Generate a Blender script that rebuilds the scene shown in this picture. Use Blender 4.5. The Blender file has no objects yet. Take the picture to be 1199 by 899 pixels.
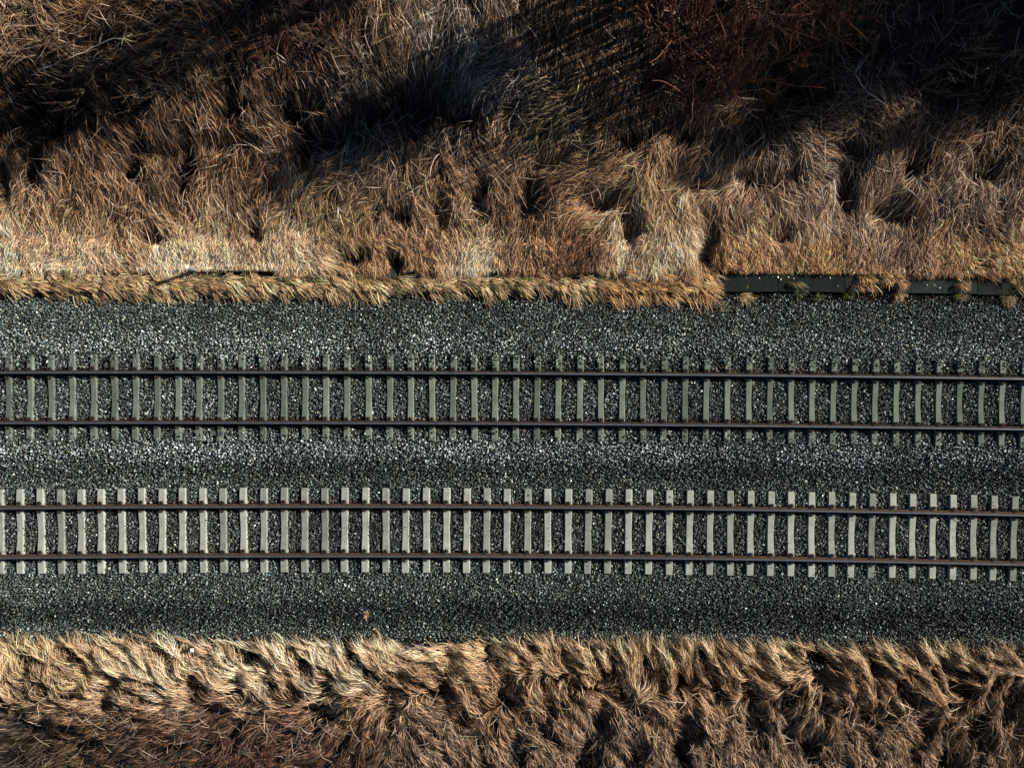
import bpy, bmesh, math, random
import numpy as np
from mathutils import Vector, Matrix

random.seed(7)
R = np.random.RandomState(11)
C = bpy.context.scene.collection
PI = math.pi

# ------------------------------------------------------------------ view
HC, F, CX, CY = 23.5, 921.2, 599.5, 449.5

def at(px, py, z=0.0):
    k = (HC - z) / F
    return (px - CX) * k, (CY - py) * k

# ------------------------------------------------------------------ helpers
def tag(o, label=None, cat=None, group=None, kind=None):
    if label: o['label'] = label
    if cat: o['category'] = cat
    if group: o['group'] = group
    if kind: o['kind'] = kind
    return o

def empty(name, loc, rz=0.0):
    o = bpy.data.objects.new(name, None); C.objects.link(o)
    o.location = loc; o.rotation_euler = (0, 0, rz); o.empty_display_size = 0.2
    return o

def link(name, mesh, mat=None, parent=None):
    o = bpy.data.objects.new(name, mesh); C.objects.link(o)
    if mat is not None and len(mesh.materials) == 0: mesh.materials.append(mat)
    if parent is not None: o.parent = parent
    return o

def np_mesh(name, v, loops, starts, col=None, smooth=False):
    me = bpy.data.meshes.new(name)
    v = np.ascontiguousarray(v, dtype=np.float32)
    me.vertices.add(len(v)); me.vertices.foreach_set('co', v.ravel())
    me.loops.add(len(loops)); me.loops.foreach_set('vertex_index', np.ascontiguousarray(loops, dtype=np.int32))
    me.polygons.add(len(starts)); me.polygons.foreach_set('loop_start', np.ascontiguousarray(starts, dtype=np.int32))
    me.update(calc_edges=True)
    me.polygons.foreach_set('use_smooth', np.full(len(starts), smooth, dtype=bool))
    if col is not None:
        a = me.attributes.new('tone', 'FLOAT_COLOR', 'POINT')
        c4 = np.ones((len(v), 4), dtype=np.float32); c4[:, :3] = col
        a.data.foreach_set('color', c4.ravel())
    return me

def grid_mesh(name, X, Y, Z, col=None, smooth=True):
    ny, nx = X.shape
    v = np.stack([X.ravel(), Y.ravel(), Z.ravel()], 1)
    i = np.arange(ny * nx).reshape(ny, nx)
    q = np.stack([i[:-1, :-1], i[:-1, 1:], i[1:, 1:], i[1:, :-1]], -1).reshape(-1, 4)
    return np_mesh(name, v, q.ravel(), np.arange(len(q)) * 4, col, smooth)

def tubes(name, polys, sides=4):
    """polys: list of (points Nx3, radii N); closed at the tip. One mesh."""
    V, L, S, n0, nl = [], [], [], 0, 0
    ang = np.arange(sides) * 2 * PI / sides
    for P, r in polys:
        P = np.asarray(P, float); r = np.asarray(r, float); n = len(P)
        T = np.gradient(P, axis=0); T /= np.linalg.norm(T, axis=1, keepdims=True) + 1e-9
        ref = np.array([0.31, 0.17, 0.93]) if abs(T[0, 2]) < 0.9 else np.array([0.9, 0.2, 0.1])
        A = np.cross(T, ref); A /= np.linalg.norm(A, axis=1, keepdims=True) + 1e-9
        B = np.cross(T, A)
        ring = P[:, None] + r[:, None, None] * (A[:, None] * np.cos(ang)[None, :, None] + B[:, None] * np.sin(ang)[None, :, None])
        V.append(ring.reshape(-1, 3))
        i = n0 + np.arange(n * sides).reshape(n, sides)
        j = np.roll(i, -1, 1)
        q = np.stack([i[:-1], j[:-1], j[1:], i[1:]], -1).reshape(-1, 4)
        L.append(q.ravel()); S.append(nl + np.arange(len(q)) * 4); nl += q.size
        for cap in (i[0][::-1], i[-1]):
            L.append(cap); S.append(np.array([nl])); nl += sides
        n0 += n * sides
    return np_mesh(name, np.concatenate(V), np.concatenate(L), np.concatenate(S), None, True)

def lattice(seed):
    return np.random.RandomState(seed).rand(256, 256)
_LAT = {}
def vnoise(x, y, scale, seed):
    """smooth value noise in 0..1"""
    if seed not in _LAT: _LAT[seed] = lattice(seed)
    g = _LAT[seed]
    u = np.asarray(x) / scale + 1000.5; w = np.asarray(y) / scale + 1000.5
    i = np.floor(u).astype(int); j = np.floor(w).astype(int)
    a = u - i; b = w - j
    a = a * a * (3 - 2 * a); b = b * b * (3 - 2 * b)
    i0, i1, j0, j1 = i % 256, (i + 1) % 256, j % 256, (j + 1) % 256
    return (g[i0, j0] * (1 - a) * (1 - b) + g[i1, j0] * a * (1 - b) + g[i0, j1] * (1 - a) * b + g[i1, j1] * a * b)

# ------------------------------------------------------------------ materials
def new_mat(name):
    m = bpy.data.materials.new(name); m.use_nodes = True
    nt = m.node_tree; b = nt.nodes['Principled BSDF']
    return m, nt, b

def ramp(nt, fac, stops):
    n = nt.nodes.new('ShaderNodeValToRGB'); e = n.color_ramp.elements
    while len(e) < len(stops): e.new(0.5)
    for k, (p, c) in enumerate(stops):
        e[k].position = p; e[k].color = (*c, 1)
    nt.links.new(fac, n.inputs[0]); return n.outputs[0]

def noise(nt, scale, detail=4, rough=0.6, vec=None):
    n = nt.nodes.new('ShaderNodeTexNoise'); n.inputs['Scale'].default_value = scale
    n.inputs['Detail'].default_value = detail; n.inputs['Roughness'].default_value = rough
    if vec is not None: nt.links.new(vec, n.inputs['Vector'])
    return n.outputs['Fac']

def coords(nt, which='Object'):
    n = nt.nodes.new('ShaderNodeTexCoord'); return n.outputs[which]

def position(nt):
    return nt.nodes.new('ShaderNodeNewGeometry').outputs['Position']

def bump(nt, h, b, strength, dist):
    n = nt.nodes.new('ShaderNodeBump'); n.inputs['Strength'].default_value = strength; n.inputs['Distance'].default_value = dist
    nt.links.new(h, n.inputs['Height']); nt.links.new(n.outputs[0], b.inputs['Normal'])

def mul(nt, a, b):
    n = nt.nodes.new('ShaderNodeMix'); n.data_type = 'RGBA'; n.blend_type = 'MULTIPLY'; n.inputs[0].default_value = 1
    nt.links.new(a, n.inputs[6]); nt.links.new(b, n.inputs[7]); return n.outputs[2]

def attr_mat(name, rough, spec, transl=0.0, mottled=None):
    m, nt, b = new_mat(name)
    a = nt.nodes.new('ShaderNodeAttribute'); a.attribute_name = 'tone'
    c = a.outputs['Color']
    if mottled:
        c = mul(nt, c, ramp(nt, noise(nt, mottled, 3, 0.7, position(nt)), [(0.3, (.6, .6, .6)), (0.7, (1.25, 1.25, 1.25))]))
    nt.links.new(c, b.inputs['Base Color'])
    b.inputs['Roughness'].default_value = rough; b.inputs['Specular IOR Level'].default_value = spec
    if transl:
        t = nt.nodes.new('ShaderNodeBsdfTranslucent'); nt.links.new(c, t.inputs[0])
        mx = nt.nodes.new('ShaderNodeMixShader'); mx.inputs[0].default_value = transl
        nt.links.new(b.outputs[0], mx.inputs[1]); nt.links.new(t.outputs[0], mx.inputs[2])
        nt.links.new(mx.outputs[0], nt.nodes['Material Output'].inputs['Surface'])
    return m

def concrete(name, lo, hi, streak=0.35):
    m, nt, b = new_mat(name)
    p = position(nt)
    c = ramp(nt, noise(nt, 3.1, 6, 0.7, p), [(0.3, lo), (0.7, hi)])
    fine = ramp(nt, noise(nt, 26, 5, 0.85, p), [(0.32, (.50, .49, .46)), (0.52, (.98, .98, .98)), (0.7, (1.12, 1.12, 1.12))])
    c = mul(nt, c, fine)
    oi = nt.nodes.new('ShaderNodeObjectInfo')
    c = mul(nt, c, ramp(nt, oi.outputs['Random'], [(0.0, (1 - streak,) * 3), (0.6, (1, 1, 1)), (1.0, (1.06, 1.05, 1.02))]))
    nt.links.new(c, b.inputs['Base Color']); b.inputs['Roughness'].default_value = 0.9
    b.inputs['Specular IOR Level'].default_value = 0.25
    bump(nt, noise(nt, 45, 5, 0.7, p), b, 0.5, 0.01)
    return m

def plain(name, lo, hi, scale, rough, metal=0.0, spec=0.4, bs=0.3):
    m, nt, b = new_mat(name)
    p = position(nt)
    nt.links.new(ramp(nt, noise(nt, scale, 5, 0.7, p), [(0.3, lo), (0.7, hi)]), b.inputs['Base Color'])
    b.inputs['Roughness'].default_value = rough; b.inputs['Metallic'].default_value = metal
    b.inputs['Specular IOR Level'].default_value = spec
    bump(nt, noise(nt, scale * 3, 4, 0.7, p), b, bs, 0.006)
    return m

M = {}
M['sleeper_pale'] = concrete('pale concrete', (.175, .19, .172), (.31, .33, .30), 0.44)
M['sleeper_dark'] = concrete('weathered green grey concrete', (.078, .096, .082), (.148, .170, .148), 0.38)
M['trough'] = concrete('very dark concrete', (.009, .013, .0125), (.026, .032, .030), 0.40)  # very dark greenish tone over the whole trough
M['trough'].node_tree.nodes['Principled BSDF'].inputs['Specular IOR Level'].default_value = 0.06
M['rust'] = plain('rusty rail steel', (.024, .0145, .0095), (.068, .038, .024), 8, 0.9, 0, .12)
M['black_rust'] = plain('blackened rail steel', (.012, .009, .0075), (.042, .027, .019), 8, 0.9, 0, .12)
M['greytwig'] = plain('grey brown dead twig', (.05, .036, .025), (.34, .24, .155), 7, 0.85, 0, .1)
M['head'] = plain('worn rail head steel', (.05, .062, .075), (.09, .102, .118), 5, 0.46, 0.35, 0.4, 0.1)
M['clip'] = plain('rusty clip steel', (.012, .009, .007), (.034, .021, .015), 30, 0.8)
M['white'] = plain('white post paint', (.6, .58, .5), (.8, .78, .72), 20, 0.6)
M['post'] = plain('grey post plastic', (.10, .095, .085), (.18, .17, .15), 20, 0.8)
M['pebble'] = plain('pale pebble', (.45, .43, .38), (.75, .72, .66), 30, 0.8)
M['deadwood'] = plain('bleached dead wood', (.30, .25, .19), (.62, .54, .43), 14, 0.85)
M['redtwig'] = plain('red brown twig bark', (.022, .012, .009), (.15, .062, .033), 9, 0.7, 0, .2)
M['darktwig'] = plain('dark twig bark', (.03, .022, .016), (.075, .05, .035), 4, 0.75)
M['bark'] = plain('grey brown bark', (.05, .042, .033), (.12, .10, .08), 6, 0.9)
M['leaf'] = plain('dark evergreen leaf', (.018, .028, .014), (.045, .06, .028), 5, 0.5)
M['grass'] = attr_mat('dry grass', 0.55, 0.25, 0.22)
M['stone'] = attr_mat('ballast stone', 0.7, 0.35, 0, 90)
M['ground'] = attr_mat('soil', 0.95, 0.0, 0, 12)

# ------------------------------------------------------------------ terrain
K0 = HC / F
def curve_up(x):
    px = x / K0 + CX; return -7.7e-6 * (px - 200) ** 2 * K0
def curve_low(x):
    px = x / K0 + CX; return -1.48e-5 * (px - 375) ** 2 * K0
def curve(x, y):
    t = np.clip((y - (-5.0)) / 5.0, 0, 1)           # 1 at the upper track, 0 at the lower one
    t2 = np.clip((12 - np.abs(y)) / 4, 0, 1)
    xx = np.clip(x, -26, 26)
    return (curve_up(xx) * t + curve_low(xx) * (1 - t)) * t2

PROF = [(-900, 7.5), (-500, 6.2), (-250, 4.7), (-100, 3.5), (0, 2.6), (100, 1.7), (200, .78), (262, .16), (290, -.12), (310, -.40), (344, -.52),
        (372, -.42), (398, -.27), (413, -.215), (424, -.232), (506, -.232), (516, -.215), (529, -.27), (558, -.635), (574, -.65), (672, -.655),
        (690, -.68), (702, -.76), (737, -1.60), (760, -1.60), (785, -1.36), (812, -1.36), (850, -1.65), (899, -2.4), (960, -3.3), (1100, -4.6), (1500, -5.4)]
_py = np.array([(CY - p) * (HC - z) / F for p, z in PROF])[::-1]
_pz = np.array([z for p, z in PROF])[::-1]
def Zt(x, y):
    s = y - curve(x, y)
    z = np.interp(s, _py, _pz)
    b = np.clip((np.abs(y + 1.6) - 5.2) / 2.0, 0, 1)
    return z + b * 0.25 * (vnoise(x, y, 3.1, 1) - .5) + 0.05 * (vnoise(x, y, 0.9, 2) - .5) * (s < 2.7) * np.clip((np.minimum(np.abs(s + .4), np.abs(s + 4.45)) - 1.2) / .5, 0, 1)

def img(x, y, z):
    k = F / (HC - z); return CX + x * k, CY - y * k

ax = np.concatenate([-np.geomspace(400, 20, 22), np.arange(-19.5, 19.6, 0.14), np.geomspace(20, 400, 22)])
ay = np.concatenate([-np.geomspace(400, 17, 22), np.arange(-16.5, 16.6, 0.12), np.geomspace(17, 400, 22)])
X, Y = np.meshgrid(ax, ay)
Zg = Zt(X, Y)
S_ = Y - curve(X, Y)
yt0, yb0 = at(0, 346, -.5)[1], at(0, 752, -1.3)[1]
bal = np.clip((yt0 - S_) / .25, 0, 1) * np.clip((S_ - yb0) / .25, 0, 1)
gn = vnoise(X, Y, .5, 3)[..., None]
far = np.clip((np.hypot(X / 20, Y / 15) - 1) * 1.5, 0, 1)[..., None]
soil = np.array([.007, .0055, .004]) * (1 - far) + np.array([.17, .125, .075]) * far  # near soil almost black, so gaps between blades read as shade
stn = np.array([.012, .013, .012]) * (1 - np.clip((np.abs(X) - 17) / 1.0, 0, 1)[..., None]) + np.array([.09, .088, .082]) * np.clip((np.abs(X) - 17) / 1.0, 0, 1)[..., None]  # bed under the stones almost black, so gaps read as deep shade
gc = (soil * (1 - bal[..., None]) + stn * bal[..., None]) * (.7 + .6 * gn)
sunk = np.clip((S_ - at(0, 300, -.2)[1]) / .5, 0, 1) + np.clip((at(0, 775, -1.4)[1] - S_) / .5, 0, 1)
sunk = sunk * np.clip((np.array(18.3) - np.abs(X)) / .8, 0, 1) * np.clip((13.6 - Y) / .8, 0, 1) * np.clip((15.0 + Y) / .8, 0, 1)
tag(link('ground', grid_mesh('ground', X, Y, Zg - 0.05 * bal - .5 * sunk, gc.reshape(-1, 3)), M['ground']), kind='structure')

# ------------------------------------------------------------------ tracks
HX = 24.0
SLEEPER_W = {'pale': .205, 'dark': .178}

def sleeper_mesh(w, name):
    """Concrete sleeper along local Y, top of its rail seats at z=0, waisted and dipped in the middle, sloping ends."""
    st = [(-1.30, -.045, .90), (-1.285, -.012, .97), (-1.10, -.006, 1), (-.93, 0, 1), (-.58, 0, 1), (-.42, -.018, .97), (-.2, -.04, .93), (0, -.046, .92)]
    st = st + [(-a, b, c) for a, b, c in st[-2::-1]]
    bm = bmesh.new(); rings = []
    for y, dz, ws in st:
        h = w * ws / 2
        pr = [(-h - .045, -.20), (-h, dz - .012), (-h + .012, dz), (h - .012, dz), (h, dz - .012), (h + .045, -.20)]
        rings.append([bm.verts.new((a, y, b)) for a, b in pr])
    for a, b in zip(rings, rings[1:]):
        for k in range(6):
            bm.faces.new((a[k], a[(k + 1) % 6], b[(k + 1) % 6], b[k]))
    bm.faces.new(rings[0][::-1]); bm.faces.new(rings[-1])
    bmesh.ops.recalc_face_normals(bm, faces=bm.faces)
    me = bpy.data.meshes.new(name); bm.to_mesh(me); bm.free(); return me

def add_box(bm, x0, x1, y0, y1, z0, z1, bev=0.0):
    r = bmesh.ops.create_cube(bm, size=1, matrix=Matrix.Translation(((x0 + x1) / 2, (y0 + y1) / 2, (z0 + z1) / 2)) @ Matrix.Diagonal((x1 - x0, y1 - y0, z1 - z0, 1)))
    if bev:
        e = list({e for v in r['verts'] for e in v.link_edges})
        bmesh.ops.bevel(bm, geom=e, offset=bev, segments=2, affect='EDGES')

def clip_mesh():
    """Spring clip with its cast shoulder: sits beside a rail foot that lies towards -Y."""
    bm = bmesh.new()
    add_box(bm, -.062, .062, .008, .05, -.004, .030, .006)
    add_box(bm, -.03, .03, .046, .098, -.004, .042, .008)
    pts = [(-.055, .10, .03), (-.055, .05, .052), (-.05, .0, .048), (-.03, -.022, .036), (.0, -.02, .034), (.018, .03, .05), (.02, .085, .062), (.045, .10, .05), (.06, .06, .04), (.06, .0, .034)]
    n = 6; rings = []
    for k, p in enumerate(pts):
        t = (Vector(pts[min(k + 1, len(pts) - 1)]) - Vector(pts[max(k - 1, 0)])).normalized()
        a = t.cross(Vector((0, .1, 1))).normalized(); b = t.cross(a)
        rings.append([bm.verts.new(Vector(p) + .0095 * (a * math.cos(i * 2 * PI / n) + b * math.sin(i * 2 * PI / n))) for i in range(n)])
    for a, b in zip(rings, rings[1:]):
        for i in range(n): bm.faces.new((a[i], a[(i + 1) % n], b[(i + 1) % n], b[i]))
    bm.faces.new(rings[0][::-1]); bm.faces.new(rings[-1])
    bmesh.ops.recalc_face_normals(bm, faces=bm.faces)
    me = bpy.data.meshes.new('rail_clip'); bm.to_mesh(me); bm.free(); return me
CLIP = clip_mesh()

HEAD = [(-.036, -.045), (-.0365, -.014), (-.032, -.004), (-.018, 0), (.018, 0), (.032, -.004), (.0365, -.014), (.036, -.045), (.012, -.054), (-.012, -.054)]
WEB = [(-.0095, -.150), (-.0082, -.10), (-.0095, -.050), (.0095, -.050), (.0082, -.10), (.0095, -.150)]
FOOT = [(-.075, -.172), (-.075, -.160), (-.03, -.151), (-.014, -.142), (.014, -.142), (.03, -.151), (.075, -.160), (.075, -.172)]

def sweep(name, prof, fy, z0, mat, parent):
    xs = np.linspace(-HX, HX, 97); ys = fy(xs)
    dy = np.gradient(ys, xs); n = np.sqrt(1 + dy * dy)
    V = np.zeros((len(xs), len(prof), 3))
    for k, (a, b) in enumerate(prof):
        V[:, k, 0] = xs - a * dy / n; V[:, k, 1] = ys + a / n; V[:, k, 2] = z0 + b
    m = len(prof); i = np.arange(len(xs) * m).reshape(len(xs), m); j = np.roll(i, -1, 1)
    q = np.stack([i[:-1], i[1:], j[1:], j[:-1]], -1).reshape(-1, 4)
    loops = np.concatenate([q.ravel(), i[0], i[-1][::-1]])
    starts = np.concatenate([np.arange(len(q)) * 4, [q.size, q.size + m]])
    V[..., 1] -= parent.location.y; V[..., 2] -= parent.location.z
    return link(name, np_mesh(name, V.reshape(-1, 3), loops, starts), mat, parent)

def rail(fy, z0, label, side):
    r = empty('rail', (0, float(fy(np.array([0.]))[0]), z0 - .172))
    tag(r, label, 'rail', 'rails of the two tracks')
    h = sweep('head', HEAD, fy, z0, side, r); h.data.materials.append(M['head'])
    mi = np.zeros(len(h.data.polygons), dtype=np.int32); nq = 96 * len(HEAD)
    e = np.arange(nq) % len(HEAD); mi[:nq] = ((e == 2) | (e == 3)).astype(np.int32)      # polished running band
    h.data.polygons.foreach_set('material_index', mi)
    sweep('web', WEB, fy, z0, side, r)
    sweep('foot', FOOT, fy, z0, side, r)

G2 = 1.505 / 2
ZU, ZL = 0.0, -0.42
cu_px = (435.8 + 494.9) / 2; cl_px = (593.0 + 651.2) / 2
yu = at(0, cu_px, ZU)[1]; yl = at(0, cl_px, ZL)[1]
mid_u = lambda x: yu + curve_up(np.asarray(x, float))
mid_l = lambda x: yl + curve_low(np.asarray(x, float))
rail(lambda x: mid_u(x) + G2, ZU, 'outer rail of the dark-sleepered track, on the side of the wide grass bank', M['black_rust'])
rail(lambda x: mid_u(x) - G2, ZU, 'inner rail of the dark-sleepered track, beside the strip of ballast between the tracks', M['black_rust'])
rail(lambda x: mid_l(x) + G2, ZL, 'inner rail of the pale-sleepered track, beside the strip of ballast between the tracks', M['rust'])
rail(lambda x: mid_l(x) - G2, ZL, 'outer rail of the pale-sleepered track, on the side of the narrow straw verge', M['rust'])

def make_sleeper(kind):
    root = empty('sleeper', (0, 0, 0))
    body = link('body', sleeper_mesh(SLEEPER_W[kind], 'sleeper_body'), M['sleeper_' + kind], root)
    for s in (1, -1):
        for q in (1, -1):
            c = link('rail_clip', CLIP, M['clip'], root)
            c.location = (0, s * G2 + q * .077, .002); c.rotation_euler = (0, 0, 0 if q > 0 else PI)
    return root

def copy_thing(o):
    c = o.copy(); C.objects.link(c)
    for ch in o.children:
        d = ch.copy(); C.objects.link(d); d.parent = c
    return c

SLEEPERS = []      # (x, y, angle, kind) for laying the ballast
def lay(kind, fm, zr, px0, step, n, label, group):
    proto = make_sleeper(kind)
    ztop = zr - .174
    for i in range(n):
        o = proto if i == 0 else copy_thing(proto)
        x = (px0 + i * step - CX) * (HC - ztop) / F + random.uniform(-.012, .012)
        y = float(fm(x)); dy = float(fm(x + .1) - fm(x - .1)) / .2
        a = math.atan(dy) + random.uniform(-.013, .013)
        o.location = (x, y + random.uniform(-.015, .015), ztop); o.rotation_euler = (0, 0, a)
        tag(o, label, 'sleeper', group)
        SLEEPERS.append((x, y, a, kind))
        if kind == 'pale' and i in (28, 35):
            bm = bmesh.new()
            bmesh.ops.create_cone(bm, cap_ends=True, segments=14, radius1=.03, radius2=.026, depth=.012)
            bmesh.ops.translate(bm, verts=bm.verts, vec=(0.01, 1.10, -.002))
            me = bpy.data.meshes.new('bolt_hole'); bm.to_mesh(me); bm.free()
            link('bolt_plug', me, M['clip'], o)
            o['label'] = ('pale concrete sleeper with a dark round plug in its end, nearer the thicket' if i == 28 else
                          'pale concrete sleeper with a dark round plug in its end, nearer the bare trough')
lay('dark', mid_u, ZU, 9.6 - 24.78 * 2, 24.78, 53, 'weathered grey-green concrete sleeper under the upper track, its ends half buried in ballast', 'dark sleepers of the upper track')
lay('pale', mid_l, ZL, -1.0 - 23.78 * 2, 23.78, 55, 'pale grey concrete sleeper under the lower track, lying clear of the ballast', 'pale sleepers of the lower track')

# ------------------------------------------------------------------ ballast
def stone_protos(n=26):
    out = []
    for k in range(n):
        rs = np.random.RandomState(100 + k)
        p = rs.normal(size=(9, 3)); p /= np.linalg.norm(p, axis=1, keepdims=True)
        p *= rs.uniform(.8, 1.1, (9, 1)); p *= np.array([1, rs.uniform(.65, .95), rs.uniform(.5, .8)])
        bm = bmesh.new()
        for q in p: bm.verts.new(q)
        r = bmesh.ops.convex_hull(bm, input=bm.verts)
        bmesh.ops.delete(bm, geom=[g for g in r['geom_interior'] if isinstance(g, bmesh.types.BMVert)], context='VERTS')
        bmesh.ops.triangulate(bm, faces=bm.faces)
        bmesh.ops.recalc_face_normals(bm, faces=bm.faces)
        bm.verts.index_update()
        out.append((np.array([v.co[:] for v in bm.verts]), np.array([[v.index for v in f.verts] for f in bm.faces])))
        bm.free()
    return out
PROTO = stone_protos()

def rand_rot(n, rs):
    q = rs.normal(size=(n, 4)); q /= np.linalg.norm(q, axis=1, keepdims=True)
    w, x, y, z = q.T
    return np.stack([1 - 2 * (y * y + z * z), 2 * (x * y - z * w), 2 * (x * z + y * w),
                     2 * (x * y + z * w), 1 - 2 * (x * x + z * z), 2 * (y * z - x * w),
                     2 * (x * z - y * w), 2 * (y * z + x * w), 1 - 2 * (x * x + y * y)], 1).reshape(n, 3, 3)

def stones_mesh(name, P, r, col, rs):
    which = rs.randint(0, len(PROTO), len(P))
    V, T, CC, n0 = [], [], [], 0
    for k, (pv, pf) in enumerate(PROTO):
        s = np.where(which == k)[0]
        if not len(s): continue
        rot = rand_rot(len(s), rs)
        v = np.einsum('nij,vj->nvi', rot, pv) * r[s, None, None] + P[s, None]
        f = pf[None] + (np.arange(len(s)) * len(pv))[:, None, None] + n0
        V.append(v.reshape(-1, 3)); T.append(f.reshape(-1, 3)); CC.append(np.repeat(col[s], len(pv), 0)); n0 += len(s) * len(pv)
    T = np.concatenate(T)
    return np_mesh(name, np.concatenate(V), T.ravel(), np.arange(len(T)) * 3, np.concatenate(CC))

def ballast():
    rs = np.random.RandomState(5)
    y_top, y_bot = at(0, 342, -.5)[1] + .1, at(0, 764, -1.3)[1] - .5
    def scatter(sp):
        gx, gy = np.meshgrid(np.arange(-17.6, 17.6, sp), np.arange(y_bot, y_top, sp))
        gx[::2] += sp / 2
        return gx.ravel() + rs.uniform(-.5, .5, gx.size) * sp, gy.ravel() + rs.uniform(-.5, .5, gx.size) * sp
    x1, y1 = scatter(.050); x2, y2 = scatter(.082)
    lay2 = np.concatenate([np.zeros(len(x1)), np.ones(len(x2))])
    x = np.concatenate([x1, x2]); y = np.concatenate([y1, y2])
    r = np.exp(rs.normal(math.log(.033), .25, len(x))); r = np.clip(r, .018, .055)
    s = y - curve(x, y)
    ok = (s < y_top) & (s > y_bot)
    z = Zt(x, y) - .026 + lay2 * .034 + rs.uniform(-.016, .014, len(x)) + .02 * (vnoise(x, y, .35, 21) - .5)
    # keep the sleepers clear, let stones spill on to the ends of the dark ones
    srt = {}
    for kind in ('dark', 'pale'):
        S = np.array([(a, b, c) for a, b, c, k in SLEEPERS if k == kind])
        idx = np.clip(np.searchsorted(S[:, 0], x), 1, len(S) - 1)
        idx = np.where(np.abs(x - S[idx - 1, 0]) < np.abs(x - S[idx, 0]), idx - 1, idx)
        dx = x - S[idx, 0]; v = y - S[idx, 1]
        u = dx + v * np.sin(S[idx, 2])
        half = SLEEPER_W[kind] / 2
        inside = (np.abs(u) < half + r * .55) & (np.abs(v) < 1.30 + r * .4)
        if kind == 'dark':
            cover = np.random.RandomState(9).uniform(.25, .95, len(S))[idx]
            endz = np.clip((np.abs(v) - .92) / .30, 0, 1)
            keep = inside & (rs.rand(len(x)) < cover * endz * np.where(v > 0, .8, .5))
            z = np.where(keep, ZU - .174 + r * .5, z)
            ok &= ~inside | keep
        else:
            keep = inside & (rs.rand(len(x)) < .05) & (np.abs(np.abs(v) - .75) > .16) & (lay2 > 0) & (r < .028)
            z = np.where(keep, ZL - .174 + r * .4, z)
            ok &= ~inside | keep
    for fm, zr in ((mid_u, ZU), (mid_l, ZL)):
        m = fm(x)
        for g in (G2, -G2):
            ok &= ~(np.abs(y - m - g) < .080 + r * .5)
    # stone colours: clean pale stone in bands outside the upper track, brown and dark between the rails
    py = CY - s * F / (HC + .3)
    base = np.exp(rs.normal(0, .78, len(x)))[:, None] * np.array([.055, .070, .065])
    hue = rs.rand(len(x))[:, None]
    base = np.where(hue < .16, base * np.array([1.25, .98, .78]), base)
    base = np.where(hue > .86, base * np.array([.88, 1.0, 1.14]), base)
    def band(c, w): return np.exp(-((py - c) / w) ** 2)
    fresh = band(402, 15) * .8 + band(527, 15) * 1.0
    fresh = fresh * (.45 + .9 * vnoise(x, y, 1.1, 31))
    base = base * (1 + .25 * fresh[:, None])
    white = rs.rand(len(x)) < .30 * fresh
    base = np.where(white[:, None], rs.uniform(.30, .52, (len(x), 1)) * np.array([.91, 1.0, 1.06]), base)
    base = base * (.72 + .56 * vnoise(x, y, 1.7, 33) * (.6 + .8 * vnoise(x, y, .6, 34)))[:, None]
    base = base * (1 - .60 * band(725, 19) - .3 * band(550, 12))[:, None]      # shade of the falling shoulders painted into the stone colour
    near = np.zeros(len(x))
    for fm in (mid_u, mid_l):
        for g in (G2, -G2): near = np.maximum(near, np.exp(-((y - fm(x) - g) / .22) ** 2))
    near *= .35 + .9 * vnoise(x, y, .9, 35)                       # rust and brake dust along the rails
    base = base * (1 - near[:, None] * np.array([.12, .36, .46]))
    worn = band(623, 30)
    base = base * (1 - worn[:, None] * np.array([.22, .27, .34]))
    pale = rs.rand(len(x)) < .09
    base = np.where(pale[:, None], np.maximum(base * 3.0, rs.uniform(.10, .30, (len(x), 1)) * np.array([.93, 1.0, 1.0])), base)
    base = np.clip(base, .012, .6)
    P = np.stack([x, y, z], 1)[ok]
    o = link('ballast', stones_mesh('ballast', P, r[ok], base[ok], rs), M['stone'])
    tag(o, 'grey crushed stone ballast around and between the two tracks', 'ballast', kind='stuff')
ballast()

# ------------------------------------------------------------------ cable trough
def trough():
    x0, _ = at(-80, 0, -.4); x1, _ = at(1290, 0, -.4)
    yt, yb = at(0, 312.5, -.41)[1], at(0, 339, -.41)[1]
    mid = (yt + yb) / 2; w = yt - yb
    t = empty('concrete_trough', (0, mid, -.6))
    tag(t, 'long dark concrete cable trough between the grass bank and the ballast, partly overgrown by straw', 'cable trough')
    bm = bmesh.new(); bx = []
    xs = []; x = x0; first, _ = at(911, 0, -.41); L = 2.02
    x = first - L * math.ceil((first - x0) / L)
    while x < x1: xs.append(x); x += L
    rs = random.Random(3)
    for k, x in enumerate(xs):
        bm = bmesh.new()
        add_box(bm, -L / 2 + .005, L / 2 - .005, -w / 2, w / 2, 0, .07, .008)
        me = bpy.data.meshes.new('lid'); bm.to_mesh(me); bm.free()
        xc = x + L / 2; yc = float(curve_up(np.array([xc]))[0]) * .8
        o = link('lid', me, M['trough'], t)
        o.location = (xc, yc + rs.uniform(-.025, .025), .135 + rs.uniform(-.012, .012))
        o.rotation_euler = (rs.uniform(-.012, .012), 0, rs.uniform(-.006, .006) + float(curve_up(np.array([xc + .5]))[0] - curve_up(np.array([xc - .5]))[0]) * .8)
    for s in (1, -1):
        xx = np.linspace(x0, x1, 40); yy = curve_up(xx) * .8 + s * (w / 2 - .07)
        V = []; 
        for a, b in ((-.05, -.25), (.05, -.25), (.05, .128), (-.05, .128)): V.append(np.stack([xx, yy + a, np.full(40, b)], 1))
        V = np.stack(V, 1); i = np.arange(160).reshape(40, 4); j = np.roll(i, -1, 1)
        q = np.stack([i[:-1], j[:-1], j[1:], i[1:]], -1).reshape(-1, 4)
        link('side_wall', np_mesh('side_wall', V.reshape(-1, 3), q.ravel(), np.arange(len(q)) * 4), M['trough'], t)
trough()
ZLID = -.6 + .135 + .07

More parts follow.
